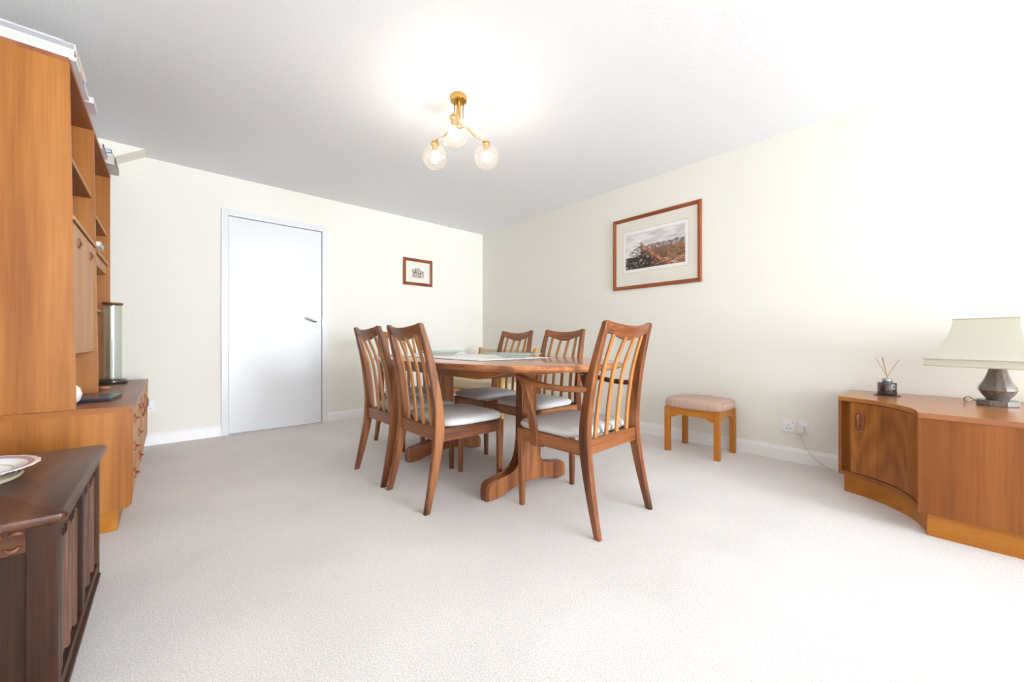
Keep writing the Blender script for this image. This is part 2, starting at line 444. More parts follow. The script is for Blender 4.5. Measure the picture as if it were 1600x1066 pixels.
# lace runner with scalloped edges; far end hangs over the table end
def runner():
    x0, x1, y0, y1 = -0.285, 0.295, -0.40, 0.955
    bm = BM()
    nx, ny = 28, 74
    yt = TY+0.985
    grid = []
    for j in range(ny+1):
        row = []
        v = j/ny
        L = y0+(1.41+0.085)*v
        for i in range(nx+1):
            u = i/nx
            x = x0+(x1-x0)*u
            y = L
            if i == 0: x -= 0.008*abs(math.sin(j*PI/3))
            if i == nx: x += 0.008*abs(math.sin(j*PI/3))
            if j == 0: y -= 0.010*abs(math.sin(i*PI/3))
            # table edge at this x
            xe = abs(x/0.54)
            ye = TB*(max(0, 1-xe**TN))**(1/TN)+0.004
            z = 0.746
            if y > ye:
                d = y-ye
                z = 0.746-d*0.93; y = ye+min(d, 0.01)+d*0.06
                if j == ny: z -= 0.012*abs(math.sin(i*PI/3))
            z += 0.0006*math.sin(i*1.7+j*0.9)
            row.append(bm.verts.new((TX+x, TY+y, z+0.0008)))
        grid.append(row)
    for j in range(ny):
        for i in range(nx):
            edge = i in (1, nx-2) or j in (1, ny-2)
            if edge and (i+j) % 2 == 0 and not (i in (0, nx-1) or j in (0, ny-1)):
                continue            # open lace eyelets along the border
            bm.faces.new((grid[j][i], grid[j][i+1], grid[j+1][i+1], grid[j+1][i]))
    o = obj('table_runner', bm, plain('white_lace', srgb(244, 243, 240), 0.9, bump=0.5, bscale=140, var=0.08, spec=0.1), smooth=True)
    md = o.modifiers.new('thickness', 'SOLIDIFY'); md.thickness = 0.0012; md.offset = 1
    return tag(o, 'white lace runner with scalloped edges lying along the dining table', 'table runner')
runner()

CLEAR = thin_glass('clear_glass', (0.96, 0.985, 0.975, 1), refl=0.16, body=0.02, bodycol=(0.88, 0.93, 0.91, 1))
GREEN_EDGE = plain('glass_edge', srgb(176, 200, 190), 0.15, spec=0.8)
def platter(loc, r, h, label):
    t = thing('glass_platter', label, 'platter', loc, group='glass platters on the runner')
    bm = BM()
    prof = [(0.01, 0.0), (r*0.42, 0.0), (r*0.46, 0.004), (r*0.7, h*0.72), (r*0.995, h-0.002), (r*0.99, h+0.002), (r*0.7, h*0.72+0.005), (r*0.44, 0.009), (0.01, 0.008)]
    lathe(bm, prof, n=48)
    obj('dish', bm, CLEAR, t, smooth=True, auto=50)
    bm = BM()
    n = 48
    lp = []
    for k in range(n):
        a = 2*PI*k/n
        lp.append([((r+0.0022*math.cos(q))*math.cos(a), (r+0.0022*math.cos(q))*math.sin(a), h+0.0022*math.sin(q)) for q in (0, PI/2, PI, 1.5*PI)])
    lp.append(lp[0]); rings(bm, lp, cap=False)
    obj('rim', bm, GREEN_EDGE, t, smooth=True)
platter((1.70, 1.89, 0.7485), 0.185, 0.027, 'round clear glass platter on the near end of the lace runner')
platter((1.555, 2.53, 0.7485), 0.17, 0.031, 'round clear glass platter on the lace runner behind the nearest side chair')

# ------------------------------------------------------------------ dining chairs
def make_chair(carver, label):
    kx = 1.06 if carver else 1.0
    t = thing('carver_chair' if carver else 'dining_chair', label, 'chair', group='teak slat-back dining chairs around the table')
    xs = lambda x: x*kx
    for s in (-1, 1):
        bm = BM()
        post(bm, [(s*xs(.214), -.283, 0, .0125, .016), (s*xs(.210), -.252, .13, .0145, .020), (s*xs(.205), -.222, .28, .016, .0245),
                  (s*xs(.202), -.207, .40, .017, .027), (s*xs(.199), -.210, .52, .0165, .025), (s*xs(.192), -.238, .70, .0155, .021),
                  (s*xs(.184), -.274, .85, .015, .017), (s*xs(.179), -.297, .930, .0145, .015), (s*xs(.1785), -.2995, .942, .0135, .014), (s*xs(.1765), -.3005, .9475, .0095, .010)])
        obj('rear_leg', bm, CHW['Z'], t, smooth=True, auto=40)
        bm = BM()
        post(bm, [(s*xs(.198), .198, 0, .0125, .0125), (s*xs(.199), .199, .2, .0155, .0155), (s*xs(.200), .200, .402, .0175, .0175)], c=.004, n=2)
        obj('front_leg', bm, CHW['Z'], t, smooth=True, auto=40)
        B('side_rail', s*xs(.205)-.011, s*xs(.205)+.011, -.185, .184, .342, .404, CHW['Y'], t, bevel=.002)
    B('front_rail', -xs(.183), xs(.183), .190, .212, .342, .404, CHW['X'], t, bevel=.002)
    B('rear_rail', -xs(.186), xs(.186), -.222, -.196, .345, .412, CHW['X'], t, bevel=.002)
    # padded seat
    bm = BM(); m = 56; hx = xs(.222); y0, y1 = -.178, .238
    hy = (y1-y0)/2; cy = (y0+y1)/2
    lp = []
    for d, z in ((.022, .4055), (.008, .409), (0, .420), (.001, .432), (.010, .443), (.030, .451), (.065, .457), (.12, .461), (.19, .463)):
        lp.append([(p[0]*(1-0.04*(1-(p[1]+hy)/(2*hy))), cy+p[1], z) for p in (sup(hx-d, hy-d, 5.5 if d < .06 else 3.5, k, m) for k in range(m))])
    rings(bm, lp)
    obj('seat_cushion', bm, SEAT_FAB, t, smooth=True, auto=60)
    # shaped top rail, bowed backwards
    bm = BM(); n = 14; lp = []
    for i in range(n+1):
        u = -1+2*i/n
        x = u*xs(.172)
        bow = .020*(1-u*u)
        zt = .9465-.019*(1-abs(u)**2.0); zb = .893-.034*(.5+.5*math.cos(PI*u))
        yo = -.299-bow
        def yz(z): return yo+(.94-z)*.28
        th = .0105
        lp.append([(x, yz(zb)-th+.003, zb), (x, yz(zb)+th-.003, zb), (x, yz(zb)+th, zb+.003), (x, yz(zt)+th, zt-.004), (x, yz(zt)+th-.004, zt),
                   (x, yz(zt)-th+.004, zt), (x, yz(zt)-th, zt-.004), (x, yz(zb)-th, zb+.003)])
    rings(bm, lp)
    obj('top_rail', bm, CHW['X'], t, smooth=True, auto=50)
    for i in range(4):
        q = (i-1.5)/1.5
        bm = BM()
        xb, xt = xs(.128)*q, xs(.118)*q
        ztop = .893-.034*(.5+.5*math.cos(PI*q*.7))+.012
        post(bm, [(xb, -.205, .405, .0115, .006), (xb+(xt-xb)*.2, -.212, .50, .0115, .006), (xb+(xt-xb)*.4, -.224, .60, .0115, .006),
                  (xb+(xt-xb)*.7, -.250, .74, .011, .006), (xt, -.292-.016*(1-q*q*.5), ztop, .0105, .0055)], c=.002)
        obj('back_slat', bm, SLW['Z'], t, smooth=True, auto=40)
    if carver:
        for s in (-1, 1):
            bm = BM()
            pts = spline([(s*.208, -.224, .640), (s*.226, -.14, .636), (s*.247, -.03, .638), (s*.257, .08, .654), (s*.256, .15, .672), (s*.252, .185, .676)], 5)
            loops = []
            for i, (x, y, z) in enumerate(pts):
                f = i/(len(pts)-1)
                hw = .013+.011*f; ht = .0125-.001*f
                if i == len(pts)-1: hw *= .7; ht *= .7
                loops.append([(x+a, y, z+b) for a, b in chamf(hw, ht, .005)])
            rings(bm, loops)
            obj('armrest', bm, CHW['Y'], t, smooth=True, auto=45)
            bm = BM()
            post(bm, [(s*.2345, .085, .335, .0105, .022), (s*.2345, .088, .40, .0105, .026), (s*.240, .105, .50, .0105, .021), (s*.248, .130, .60, .0115, .018), (s*.253, .145, .655, .013, .021)], c=.003)
            obj('arm_support', bm, CHW['Z'], t, smooth=True, auto=40)
    return t

side = make_chair(False, 'teak side chair nearest the camera on the left of the table, seen from behind')
side.location = (1.235, 1.915, 0); side.rotation_euler = (0, 0, R(-90))
dup(side, (1.225, 2.405, 0), R(-90), 'teak side chair left of the table, between the nearest side chair and the door')
dup(side, (1.99, 2.50, 0), R(90), 'teak side chair across the table, the farther one beside the pine-framed seat')
dup(side, (1.99, 1.955, 0), R(90), 'teak side chair across the table, directly left of the front armchair')
carv = make_chair(True, 'teak armchair at the near end of the table, closest to the stool')
carv.location = (1.60, 1.28, 0); carv.rotation_euler = (0, 0, R(1.5))
dup(carv, (1.565, 2.985, 0), R(180), 'teak armchair at the far end of the table, mostly hidden behind the left chairs')

# ------------------------------------------------------------------ pine framed armchair in the far corner
pine = thing('pine_armchair', 'low pine-framed armchair with beige cushions in the far corner behind the table', 'armchair', (2.86, 3.50, 0))
CUSH = plain('beige_canvas', srgb(206, 190, 160), 0.9, bump=0.3, bscale=300, var=0.06, spec=0.1)
for s in (-1, 1):
    bm = BM(); post(bm, [(.10, s*.50, 0, .02, .024), (.12, s*.50, .40, .02, .024), (.17, s*.50, .775, .02, .024)], c=.004, n=3)
    obj('rear_post', bm, PNE['Z'], pine, smooth=True, auto=40)
    bm = BM(); post(bm, [(-.34, s*.50, 0, .022, .022), (-.34, s*.50, .50, .022, .022)], c=.004, n=2)
    obj('front_post', bm, PNE['Z'], pine, smooth=True, auto=40)
    bm = BM()
    lp = [[(x, s*.50+a, z+b) for a, b in chamf(.03, .011, .004)] for x, z in spline([(-.38, .512), (-.25, .508), (-.08, .490), (.108, .485)], 5)]
    rings(bm, lp); obj('armrest', bm, PNE['X'], pine, smooth=True, auto=40)
    B('side_rail', -.318, .088, s*.50-.012, s*.50+.012, .24, .30, PNE['X'], pine)
B('front_rail', -.352, -.328, -.478, .478, .24, .30, PNE['Y'], pine)
bm = BM()
lp = []
for i in range(13):
    y = -.47+.94*i/12
    lp.append([(.132+a, y, .74+b) for a, b in ((-.014, -.28), (.008, -.28), (.034, -.02), (.030, .012), (.016, .016), (.006, 0))])
rings(bm, lp); obj('back_cushion', bm, CUSH, pine, bevel=0)
bm = BM(); box(bm, -.33, .10, -.465, .465, .301, .42); obj('seat_cushion', bm, CUSH, pine, bevel=.03, smooth=True)

# ------------------------------------------------------------------ stool
st = thing('stool', 'oak stool with a pink-beige ribbed padded seat against the right wall', 'stool', (3.083, 1.262, 0))
for sx in (-1, 1):
    for sy in (-1, 1):
        bm = BM()
        post(bm, [(sx*.152, sy*.183, 0, .019, .019), (sx*.152, sy*.183, .345, .019, .019)], c=.002, n=1)
        obj('leg', bm, PIN['Z'], st)
def shaped_rail(h, L):
    poly = [(-L, .345), (-L, .268), (-L+.02, .268), (-L+.045, .278), (-L+.065, .292), (L-.065, .292), (L-.045, .278), (L-.02, .268), (L, .268), (L, .345)]
    return poly
for s in (-1, 1):
    bm = BM(); prism(bm, [(u, v) for u, v in shaped_rail(0, .163)], 'X', s*.152-.010, s*.152+.010); obj('apron', bm, PIN['Y'], st)
    bm = BM(); prism(bm, [(u, v) for u, v in shaped_rail(0, .132)], 'Y', s*.183-.010, s*.183+.010); obj('apron', bm, PIN['X'], st)
def ribbed():
    m, nt, b = new_mat('ribbed_pink_beige_fabric')
    tc = nt.nodes.new('ShaderNodeTexCoord'); wv = nt.nodes.new('ShaderNodeTexWave'); wv.bands_direction = 'Y'
    wv.inputs['Scale'].default_value = 32; wv.inputs['Distortion'].default_value = 0.6
    nt.links.new(tc.outputs['Object'], wv.inputs['Vector'])
    cr = nt.nodes.new('ShaderNodeValToRGB'); cr.color_ramp.elements[0].color = srgb(178, 146, 130); cr.color_ramp.elements[1].color = srgb(206, 180, 166)
    nt.links.new(wv.outputs['Fac'], cr.inputs['Fac']); nt.links.new(cr.outputs['Color'], b.inputs['Base Color'])
    b.inputs['Roughness'].default_value = 0.95; b.inputs['Specular IOR Level'].default_value = 0.1
    bp = nt.nodes.new('ShaderNodeBump'); bp.inputs['Strength'].default_value = .3; bp.inputs['Distance'].default_value = .002
    nt.links.new(wv.outputs['Fac'], bp.inputs['Height']); nt.links.new(bp.outputs['Normal'], b.inputs['Normal'])
    return m
bm = BM(); lp = []
for d, z in ((.012, .3455), (.002, .350), (0, .362), (.001, .392), (.006, .404), (.02, .414), (.05, .421), (.1, .425)):
    lp.append([(*sup(.182-d, .212-d, 7 if d < .05 else 4, k, 56), z) for k in range(56)])
rings(bm, lp); obj('seat_pad', bm, ribbed(), st, smooth=True, auto=60)

# ------------------------------------------------------------------ teak corner cabinet on the right
cab = thing('corner_cabinet', 'teak cabinet with a concave curved door standing against the right wall', 'cabinet', (0, 0, 0))
ax0, ax1, ay0, ay1 = 2.47, 2.862, -0.72, 0.402
XB = XR-0.022
def arc(off=0.0, n=16):
    """concave front from the left end round to the flat front; off>0 shifts into the cabinet"""
    c = (2.455, 0.470); out = []
    a0 = math.atan2(ay1-c[1], ax1-c[0]); a1 = math.atan2(0.078-c[1], ax0-c[0])
    for i in range(n+1):
        f = i/n; a = a0+(a1-a0)*f
        r0 = math.hypot(ax1-c[0], ay1-c[1]); r1 = math.hypot(ax0-c[0], 0.078-c[1])
        r = r0+(r1-r0)*f+off
        out.append((c[0]+r*math.cos(a), c[1]+r*math.sin(a)))
    return out
def plan(off, yend=ay0, left=0.0, flat=0.0):
    A = arc(off)
    A = [(min(x, XB), y) for x, y in A]
    return [(XB, ay1-left), (A[0][0], ay1-left)] + A[1:-1] + [(ax0+flat, A[-1][1]), (ax0+flat, yend), (XB, yend)]
bm = BM(); prism(bm, plan(0.0), 'Z', .518, .541); obj('worktop', bm, CBT['Y'], cab, bevel=.002)
bm = BM(); prism(bm, plan(0.030, left=.016, flat=.026), 'Z', .122, .518)
obj('carcass', bm, CBW['Z'], cab)
bm = BM(); prism(bm, plan(0.0, left=.0, flat=.026), 'Z', .103, .122); obj('bottom_board', bm, CBW['Y'], cab, bevel=.002)
bm = BM(); prism(bm, plan(0.030, left=.022, flat=.030), 'Z', 0, .103); obj('plinth', bm, CBP['Y'], cab)
# end panel edge at the wall side of the door
B('end_panel', 2.862, XB, ay1-.016, ay1, .122, .518, CBW['Z'], cab, bevel=.002)
# curved door
A1, A2 = arc(0.004, 20), arc(0.024, 20)
A1, A2 = A1[2:-1], A2[2:-1]
bm = BM()
rings(bm, [[(p[0], p[1], .126), (q[0], q[1], .126), (q[0], q[1], .514), (p[0], p[1], .514)] for p, q in zip(A1, A2)])
dr = obj('door', bm, CBD, cab)
B('front_panel', ax0+.001, ax0+.024, ay0, .0765, .103, .518, CBW['Z'], cab, bevel=.001)
B('front_lipping', ax0-.003, ax0, ay0, .074, .5185, .5405, UND['Y'], cab, bevel=.001)
# sculpted pull let into the door
p = Vector((*A1[1], 0)); q = Vector((*A1[2], 0)); tdir = (q-p).normalized(); nrm = Vector((tdir.y, -tdir.x, 0))
if nrm.dot(Vector((-1, 0, 0))) < 0: nrm = -nrm
def rect_loop(c, w, h, d, r=.012):
    pts = []
    for sx, sz, a0 in ((1, 1, 0), (-1, 1, 90), (-1, -1, 180), (1, -1, 270)):
        for k in range(4):
            a = R(a0+30*k); pts.append(c+tdir*(sx*(w-r)+r*math.cos(a))+Vector((0, 0, sz*(h-r)+r*math.sin(a)))+nrm*d)
    return pts
hc = (p+q)/2+Vector((0, 0, .412))
bm = BM(); rings(bm, [rect_loop(hc, .021, .052, -.002), rect_loop(hc, .021, .052, .006), rect_loop(hc, .017, .048, .006), rect_loop(hc, .016, .047, .001)])
hf = obj('handle', bm, UND['Z'], dr)
bm = BM()
tube(bm, spline([hc+Vector((0, 0, .038))+nrm*.003+tdir*-.006, hc+Vector((0, 0, .02))+nrm*.014, hc+nrm*.016+tdir*.004, hc+Vector((0, 0, -.02))+nrm*.014, hc+Vector((0, 0, -.038))+nrm*.003+tdir*-.006], 4), .007, 8)
g = obj('handle_grip', bm, UND['Z'], dr, smooth=True)

# ------------------------------------------------------------------ reed diffuser
co = thing('coaster', 'thin dark coaster under the reed diffuser on the teak cabinet', 'coaster', (3.10, .218, .5412))
bm = BM(); lathe(bm, [(.05, 0), (.056, .0008), (.057, .003), (.056, .0045), (.05, .005), (.046, .0042)], n=32); obj('disc', bm, plain('grey_slate', srgb(86, 82, 84), .5), co, smooth=True, auto=40)
rd = thing('reed_diffuser', 'dark amber glass reed diffuser with wooden sticks on the teak cabinet', 'diffuser', (3.10, .218, .5465))
bm = BM(); lathe(bm, [(.030, 0), (.041, .001), (.042, .005), (.042, .066), (.040, .071), (.030, .073), (.017, .074)], n=32)
obj('bottle', bm, plain('dark_amber_glass', srgb(38, 20, 20), .06, spec=.8, coat=.6), rd, smooth=True, auto=40)
bm = BM(); lathe(bm, [(.022, .0742), (.0225, .075), (.0225, .092), (.021, .094), (.010, .094)], n=24)
obj('collar', bm, CHROME, rd, smooth=True, auto=40)
REED = plain('reed_stick', srgb(206, 160, 120), .8)
cr_, sr_ = math.cos(YAW), math.sin(YAW)
for u, d, top in ((-.058, .01, .215), (-.040, -.015, .215), (-.028, .0, .215), (-.010, .02, .213), (.060, -.01, .205)):
    bm = BM()
    e = Vector((u*cr_+d*sr_, -u*sr_+d*cr_, top)); b0 = Vector((e.x*-.1, e.y*-.1, .0945))
    tube(bm, [b0+(e-b0)*.0, e], .0017, 6); obj('reed', bm, REED, rd)

# ------------------------------------------------------------------ table lamp
tl = thing('table_lamp', 'table lamp with a turned dark marble base and pale green pagoda shade', 'lamp', (3.03, -.175, .5415), rz=R(0))
STONE = plain('grey_brown_marble', srgb(140, 130, 120), .25, var=.85, bscale=110, coat=.3)
bm = BM()
n8 = 8
def octo(r, z, n=8, a0=PI/8): return [(r*math.cos(a0+2*PI*k/n), r*math.sin(a0+2*PI*k/n), z) for k in range(n)]
rings(bm, [octo(.071, 0), octo(.072, .003), octo(.072, .024), octo(.068, .028)]); obj('foot', bm, STONE, tl)
bm = BM()
rings(bm, [octo(r, z, 12) for r, z in ((.036, .0285), (.040, .036), (.052, .052), (.064, .076), (.060, .092), (.048, .116), (.038, .142), (.031, .168), (.028, .182))]); obj('stem', bm, STONE, tl, smooth=True, auto=25)
bm = BM(); lathe(bm, [(.010, .1825), (.010, .24), (.014, .242), (.014, .28), (.006, .283)], n=12); obj('lamp_holder', bm, BRASS, tl, smooth=True, auto=40)
shade_m, nt, b = new_mat('pale_green_silk_shade')
b.inputs['Base Color'].default_value = srgb(240, 240, 228); b.inputs['Roughness'].default_value = .8
b.inputs['Specular IOR Level'].default_value = .1
tr = nt.nodes.new('ShaderNodeBsdfTranslucent'); tr.inputs['Color'].default_value = srgb(242, 242, 230)
ms = nt.nodes.new('ShaderNodeMixShader'); ms.inputs[0].default_value = .35
out = nt.nodes['Material Output']
nt.links.new(b.outputs[0], ms.inputs[1]); nt.links.new(tr.outputs[0], ms.inputs[2]); nt.links.new(ms.outputs[0], out.inputs['Surface'])
SR = R(156.7)          # face turned to the room
def sq(h, z, m=10, bulge=0.0):
    out = []
    for k in range(4):
        a = SR+k*PI/2
        u = Vector((math.cos(a), math.sin(a), 0)); v = Vector((-u.y, u.x, 0))
        for i in range(m):
            f = -1+2*i/m
            out.append(u*(h+bulge*(1-f*f))+v*(f*h)+Vector((0, 0, z)))
    return out
SH = [(.186, .190), (.186, .222), (.181, .226), (.160, .262), (.140, .300), (.123, .345), (.113, .390), (.110, .425)]
bm = BM(); rings(bm, [sq(h, z, bulge=.006) for h, z in SH] + [sq(h-.003, z, bulge=.006) for h, z in reversed(SH)], cap=False)
sh = obj('shade', bm, shade_m, tl, smooth=True, auto=35)
TRIM = plain('shade_braid', srgb(206, 202, 182), .8)
for h, z in ((.187, .190), (.187, .224), (.111, .425)):
    bm = BM(); pts = sq(h, z, bulge=.006); pts = pts+[pts[0], pts[1]]
    tube(bm, pts, .003, 6); obj('braid', bm, TRIM, sh)
bm = BM()
for k in range(2):
    a = SR+k*PI/2; u = Vector((math.cos(a), math.sin(a), 0))
    tube(bm, [u*-.108+Vector((0, 0, .40)), u*.108+Vector((0, 0, .40))], .0015, 6)
tube(bm, [(0, 0, .283), (0, 0, .40)], .002, 6)
obj('shade_carrier', bm, BRASS, sh)
bm = BM()
d0 = Vector((-.05, .03, 0))
tube(bm, spline([(-.0, .066, .012), (.01, .090, .032), (.03, .105, .020), (.07, .10, .004), (.14, .08, .004), (.24, .06, .004)], 5), .0025, 6)
obj('cord', bm, plain('gold_flex', srgb(170, 150, 120), .5), tl, smooth=True)

# ------------------------------------------------------------------ wall sockets, plug and lead
def socket(name, label, loc, rz, w=.147, h=.086):
    """local: faces -Y, x along the wall"""
    t = thing(name, label, 'socket', loc, rz)
    B('plate', -w/2, w/2, -.009, 0, -h/2, h/2, WHITE_PLASTIC, t, bevel=.002)
    for s in (-1, 1):
        cx = s*w*.25
        for x, z, ww, hh in ((cx, .004, .004, .009), (cx-.011, -.018, .008, .005), (cx+.011, -.018, .008, .005)):
            B('pin_slot', x-ww/2, x+ww/2, -.0098, -.0088, z-hh/2, z+hh/2, DARK_HOLE, t, bevel=0)
        B('switch', s*.012-.005, s*.012+.005, -.012, -.0092, .016, .034, CREAM_PLASTIC, t, bevel=.001)
    return t
socket('wall_socket', 'white double wall socket holding a plug between the stool and the cabinet', (XR, .702, .252), R(-90))
socket('wall_socket', 'white double wall socket beside the drawers of the wall unit', (-.160, YF, .320), 0)
plug = thing('power_plug', 'white plug with a pale lead in the socket left of the teak cabinet', 'plug', (XR, .668, .240), R(-90))
B('plug_body', -.026, .024, -.045, -.0130, -.026, .022, CREAM_PLASTIC, plug, bevel=.005)
bm = BM()
tube(bm, spline([(0, -.03, -.024), (.004, -.03, -.05), (.022, -.030, -.095), (.05, -.030, -.150), (.10, -.030, -.20), (.16, -.032, -.233), (.21, -.035, -.2365), (.255, -.035, -.2365)], 6), .0028, 8)
obj('lead', bm, CREAM_PLASTIC, plug, smooth=True)

# ------------------------------------------------------------------ pictures
def fbm(x, y, s=1.0, o=5):
    v, a, t = 0, 1, 0
    for k in range(o):
        v += a*noise.noise(Vector((x*s, y*s, 3.7+k))); t += a; a *= .5; s *= 2
    return v/t
def lerp(a, b, t):
    t = max(0, min(1, t)); return tuple(p+(q-p)*t for p, q in zip(a, b))
def mountain(u, v):
    n = fbm(u, v, 6); n2 = fbm(u+4, v*1.6, 18, 4)
    sky = lerp((232, 230, 230), (186, 180, 182), .5+1.2*fbm(u*1.2+8, v*2.4, 4)-.2*v)
    col = sky
    far = .60+.06*u+.07*fbm(u, 0, 14)+.03*fbm(u, 2, 40)
    if v < far and u > .22:
        col = lerp((122, 106, 108), (206, 200, 204), .5+2.2*fbm(u, v*.5, 26)+ (v-far)*2.5)
    hill = .50+.10*(u-.5)**2+.03*fbm(u, 1, 9)
    if v < hill:
        col = lerp((112, 78, 58), (150, 112, 82), .5+1.5*n+.5*n2)
        col = lerp(col, (96, 70, 62), (hill-v)*2.2)
        if u > .72: col = lerp(col, (186, 140, 106), 1.6*n2+.3)
    # main peak: summit at (.24,.74), right ridge falls to (.72,.05)
    ridge = .80-abs(u-.225)*(1.42 if u > .225 else 1.3)+.035*fbm(u, 5, 16)
    if v < ridge:
        d = ridge-v
        snow = .5+2.0*n2+(.34-u)*2.0+(v-.46)*1.2
        col = lerp((74, 56, 50), (232, 230, 230), snow)
        if u > .27:
            col = lerp(lerp((138, 84, 58), (86, 60, 50), d*4), (210, 184, 166), 1.8*n2+.05)
        if d < .10 and u > .28: col = lerp((150, 88, 60), (216, 170, 140), 2.0*n2+.25)
        if v < .34 and u < .45: col = lerp((56, 42, 40), (198, 190, 188), -.05+2.6*fbm(u*1.4, v, 15))
    if v < .20 and u > .62 and v > ridge: col = lerp((128, 82, 58), (226, 190, 160), .3+2.2*fbm(u*.6+v*2, v*3-u, 11))
    return col
def village(u, v):
    top = .62+.3*math.sin(u*2.6+.4)-.25*max(0, u-.5)
    if v > top+.06*fbm(u, 0, 20) or u < .03 or u > .97: return (238, 236, 234)
    k = fbm(u*1.5, v, 9)
    col = lerp((112, 96, 84), (232, 222, 208), .5+2.4*k)
    if fbm(u+9, v, 7) > .25: col = lerp(col, (202, 156, 112), .5)
    return col
def print_grid(name, w, h, nx, ny, fn, parent, y, mat):
    bm = BM(); vv = [[bm.verts.new((-w/2+w*i/nx, y, -h/2+h*j/ny)) for i in range(nx+1)] for j in range(ny+1)]
    lay = bm.loops.layers.float_color.new('print')
    cols = [[srgb(*[max(0, min(255, c)) for c in fn(i/nx, j/ny)]) for i in range(nx+1)] for j in range(ny+1)]
    idx = {}
    for j in range(ny):
        for i in range(nx):
            f = bm.faces.new((vv[j][i], vv[j][i+1], vv[j+1][i+1], vv[j+1][i]))
            for lp, c in zip(f.loops, (cols[j][i], cols[j][i+1], cols[j+1][i+1], cols[j+1][i])): lp[lay] = c
    me = bpy.data.meshes.new(name); bm.to_mesh(me); bm.free(); me.materials.append(mat)
    o = bpy.data.objects.new(name, me); C.objects.link(o); o.parent = parent; return o
def picture(name, label, loc, rz, W, H, fwid, pw, ph, fn, res, dz=0.0, line=True):
    t = thing(name, label, 'picture', loc, rz)
    prof = [(0, -.002), (0, -.018), (.006, -.022), (fwid*.55, -.021), (fwid*.85, -.015), (fwid, -.013), (fwid, -.002)]
    for k in range(4):
        bm = BM()
        L, S = (W/2, H/2) if k % 2 == 0 else (H/2, W/2)
        lp = []
        for e in (-1, 1):
            lp.append([(e*(L-u), d, -(S-u)) for u, d in prof])
        rings(bm, lp)
        bmesh.ops.rotate(bm, verts=list(bm.verts), cent=(0, 0, 0), matrix=Matrix.Rotation(k*PI/2, 3, 'Y'))
        obj('frame_moulding', bm, FRM['X' if k % 2 == 0 else 'Z'], t)
    B('mount', -W/2+fwid*.8, W/2-fwid*.8, -.008, -.002, -H/2+fwid*.8, H/2-fwid*.8, plain('ivory_mount', srgb(230, 226, 216), .9), t, bevel=0)
    if line:
        bm = BM(); a, c, q = pw/2+.028, ph/2+.030, .0022
        for x0, x1, z0, z1 in ((-a, a, -c-q, -c), (-a, a, c, c+q), (-a-q, -a, -c-q, c+q), (a, a+q, -c-q, c+q)):
            box(bm, x0, x1, -.0086, -.0079, z0+dz, z1+dz)
        obj('ruled_line', bm, plain('terracotta_line', srgb(196, 140, 120), .9), t)
        B('inner_mount', -a, a, -.0084, -.0079, -c+dz, c+dz, PAPER, t, bevel=0)
    p = print_grid('print', pw, ph, res[0], res[1], fn, t, -.0092, vcol(name+'_print'))
    p.location.z = dz
    B('glazing', -W/2+fwid*.9, W/2-fwid*.9, -.0125, -.0115, -H/2+fwid*.9, H/2-fwid*.9, thin_glass(name+'_glass', (1, 1, 1, 1), refl=.03), t, bevel=0)
    return t
picture('mountain_picture', 'large wood-framed print of a snowy mountain ridge on the right wall', (XR, 1.764, 1.697), R(-90), .85, .686, .033, .575, .335, mountain, (150, 90), dz=.01)
picture('village_picture', 'small wood-framed sepia print on the door wall', (2.307, YF, 1.707), 0, .395, .328, .036, .168, .135, village, (60, 50), dz=.0, line=False)

# ------------------------------------------------------------------ ceiling light
LX, LY = 1.33, 1.985
cl = thing('ceiling_light', 'three-arm brass ceiling light with lit clear glass globes above the table', 'ceiling light', (LX, LY, 0), rz=-YAW)
bm = BM(); lathe(bm, [(.012, ZC-.034), (.035, ZC-.034), (.049, ZC-.030), (.051, ZC-.022), (.051, ZC-.004), (.050, ZC-.0005), (.012, ZC-.0005)], n=32); obj('ceiling_rose', bm, BRASS, cl, smooth=True, auto=40)
bm = BM(); lathe(bm, [(.014, ZC-.034), (.014, 2.205), (.020, 2.203), (.022, 2.196), (.022, 2.170), (.018, 2.163), (.006, 2.160)], n=20); obj('stem', bm, BRASS, cl, smooth=True, auto=40)
GLOBE = thin_glass('champagne_glass_globe', (1.0, .975, .93, 1), refl=.10, rough=.12, body=.015, bodycol=(1, .93, .82, 1), bump=.8)
BULB = emit('lit_bulb', (1.0, .95, .89, 1), 170.0)
GR = .080
for k in range(3):
    a = R(-90+120*k)
    dx, dy = math.cos(a), math.sin(a)
    AR = .19; gz = 2.035
    bm = BM(); tube(bm, [(dx*.030, dy*.030, ZC-.034), (dx*.030, dy*.030, 2.175)], .0035, 8); obj('rod', bm, BRASS, cl, smooth=True)
    bm = BM()
    tube(bm, spline([(dx*.018, dy*.018, 2.183), (dx*.06, dy*.06, 2.182), (dx*.11, dy*.11, 2.150), (dx*.15, dy*.15, 2.140), (dx*.215, dy*.215, 2.128)], 5), .0055, 8)
    arm = obj('arm', bm, BRASS, cl, smooth=True)
    bm = BM(); lathe(bm, [(.008, 2.131), (.022, 2.128), (.026, 2.118), (.026, gz+GR*.93), (.018, gz+GR*.90), (.014, gz+GR*.6), (.012, gz+.035)], dx*AR, dy*AR, 20); obj('lamp_holder', bm, BRASS, arm, smooth=True, auto=40)
    bm = BM()
    prof = []
    for i in range(15):
        th = R(18+(180-18)*i/14); prof.append((max(.002, GR*math.sin(th)), gz+GR*math.cos(th)))
    lathe(bm, prof, dx*AR, dy*AR, 32, cap=False)
    obj('globe_shade', bm, GLOBE, cl, smooth=True)
    bm = BM(); lathe(bm, [(.004, gz+.034), (.012, gz+.030), (.017, gz+.012), (.019, gz-.004), (.016, gz-.018), (.008, gz-.027), (.001, gz-.029)], dx*AR, dy*AR, 16)
    obj('bulb', bm, BULB, cl, smooth=True)

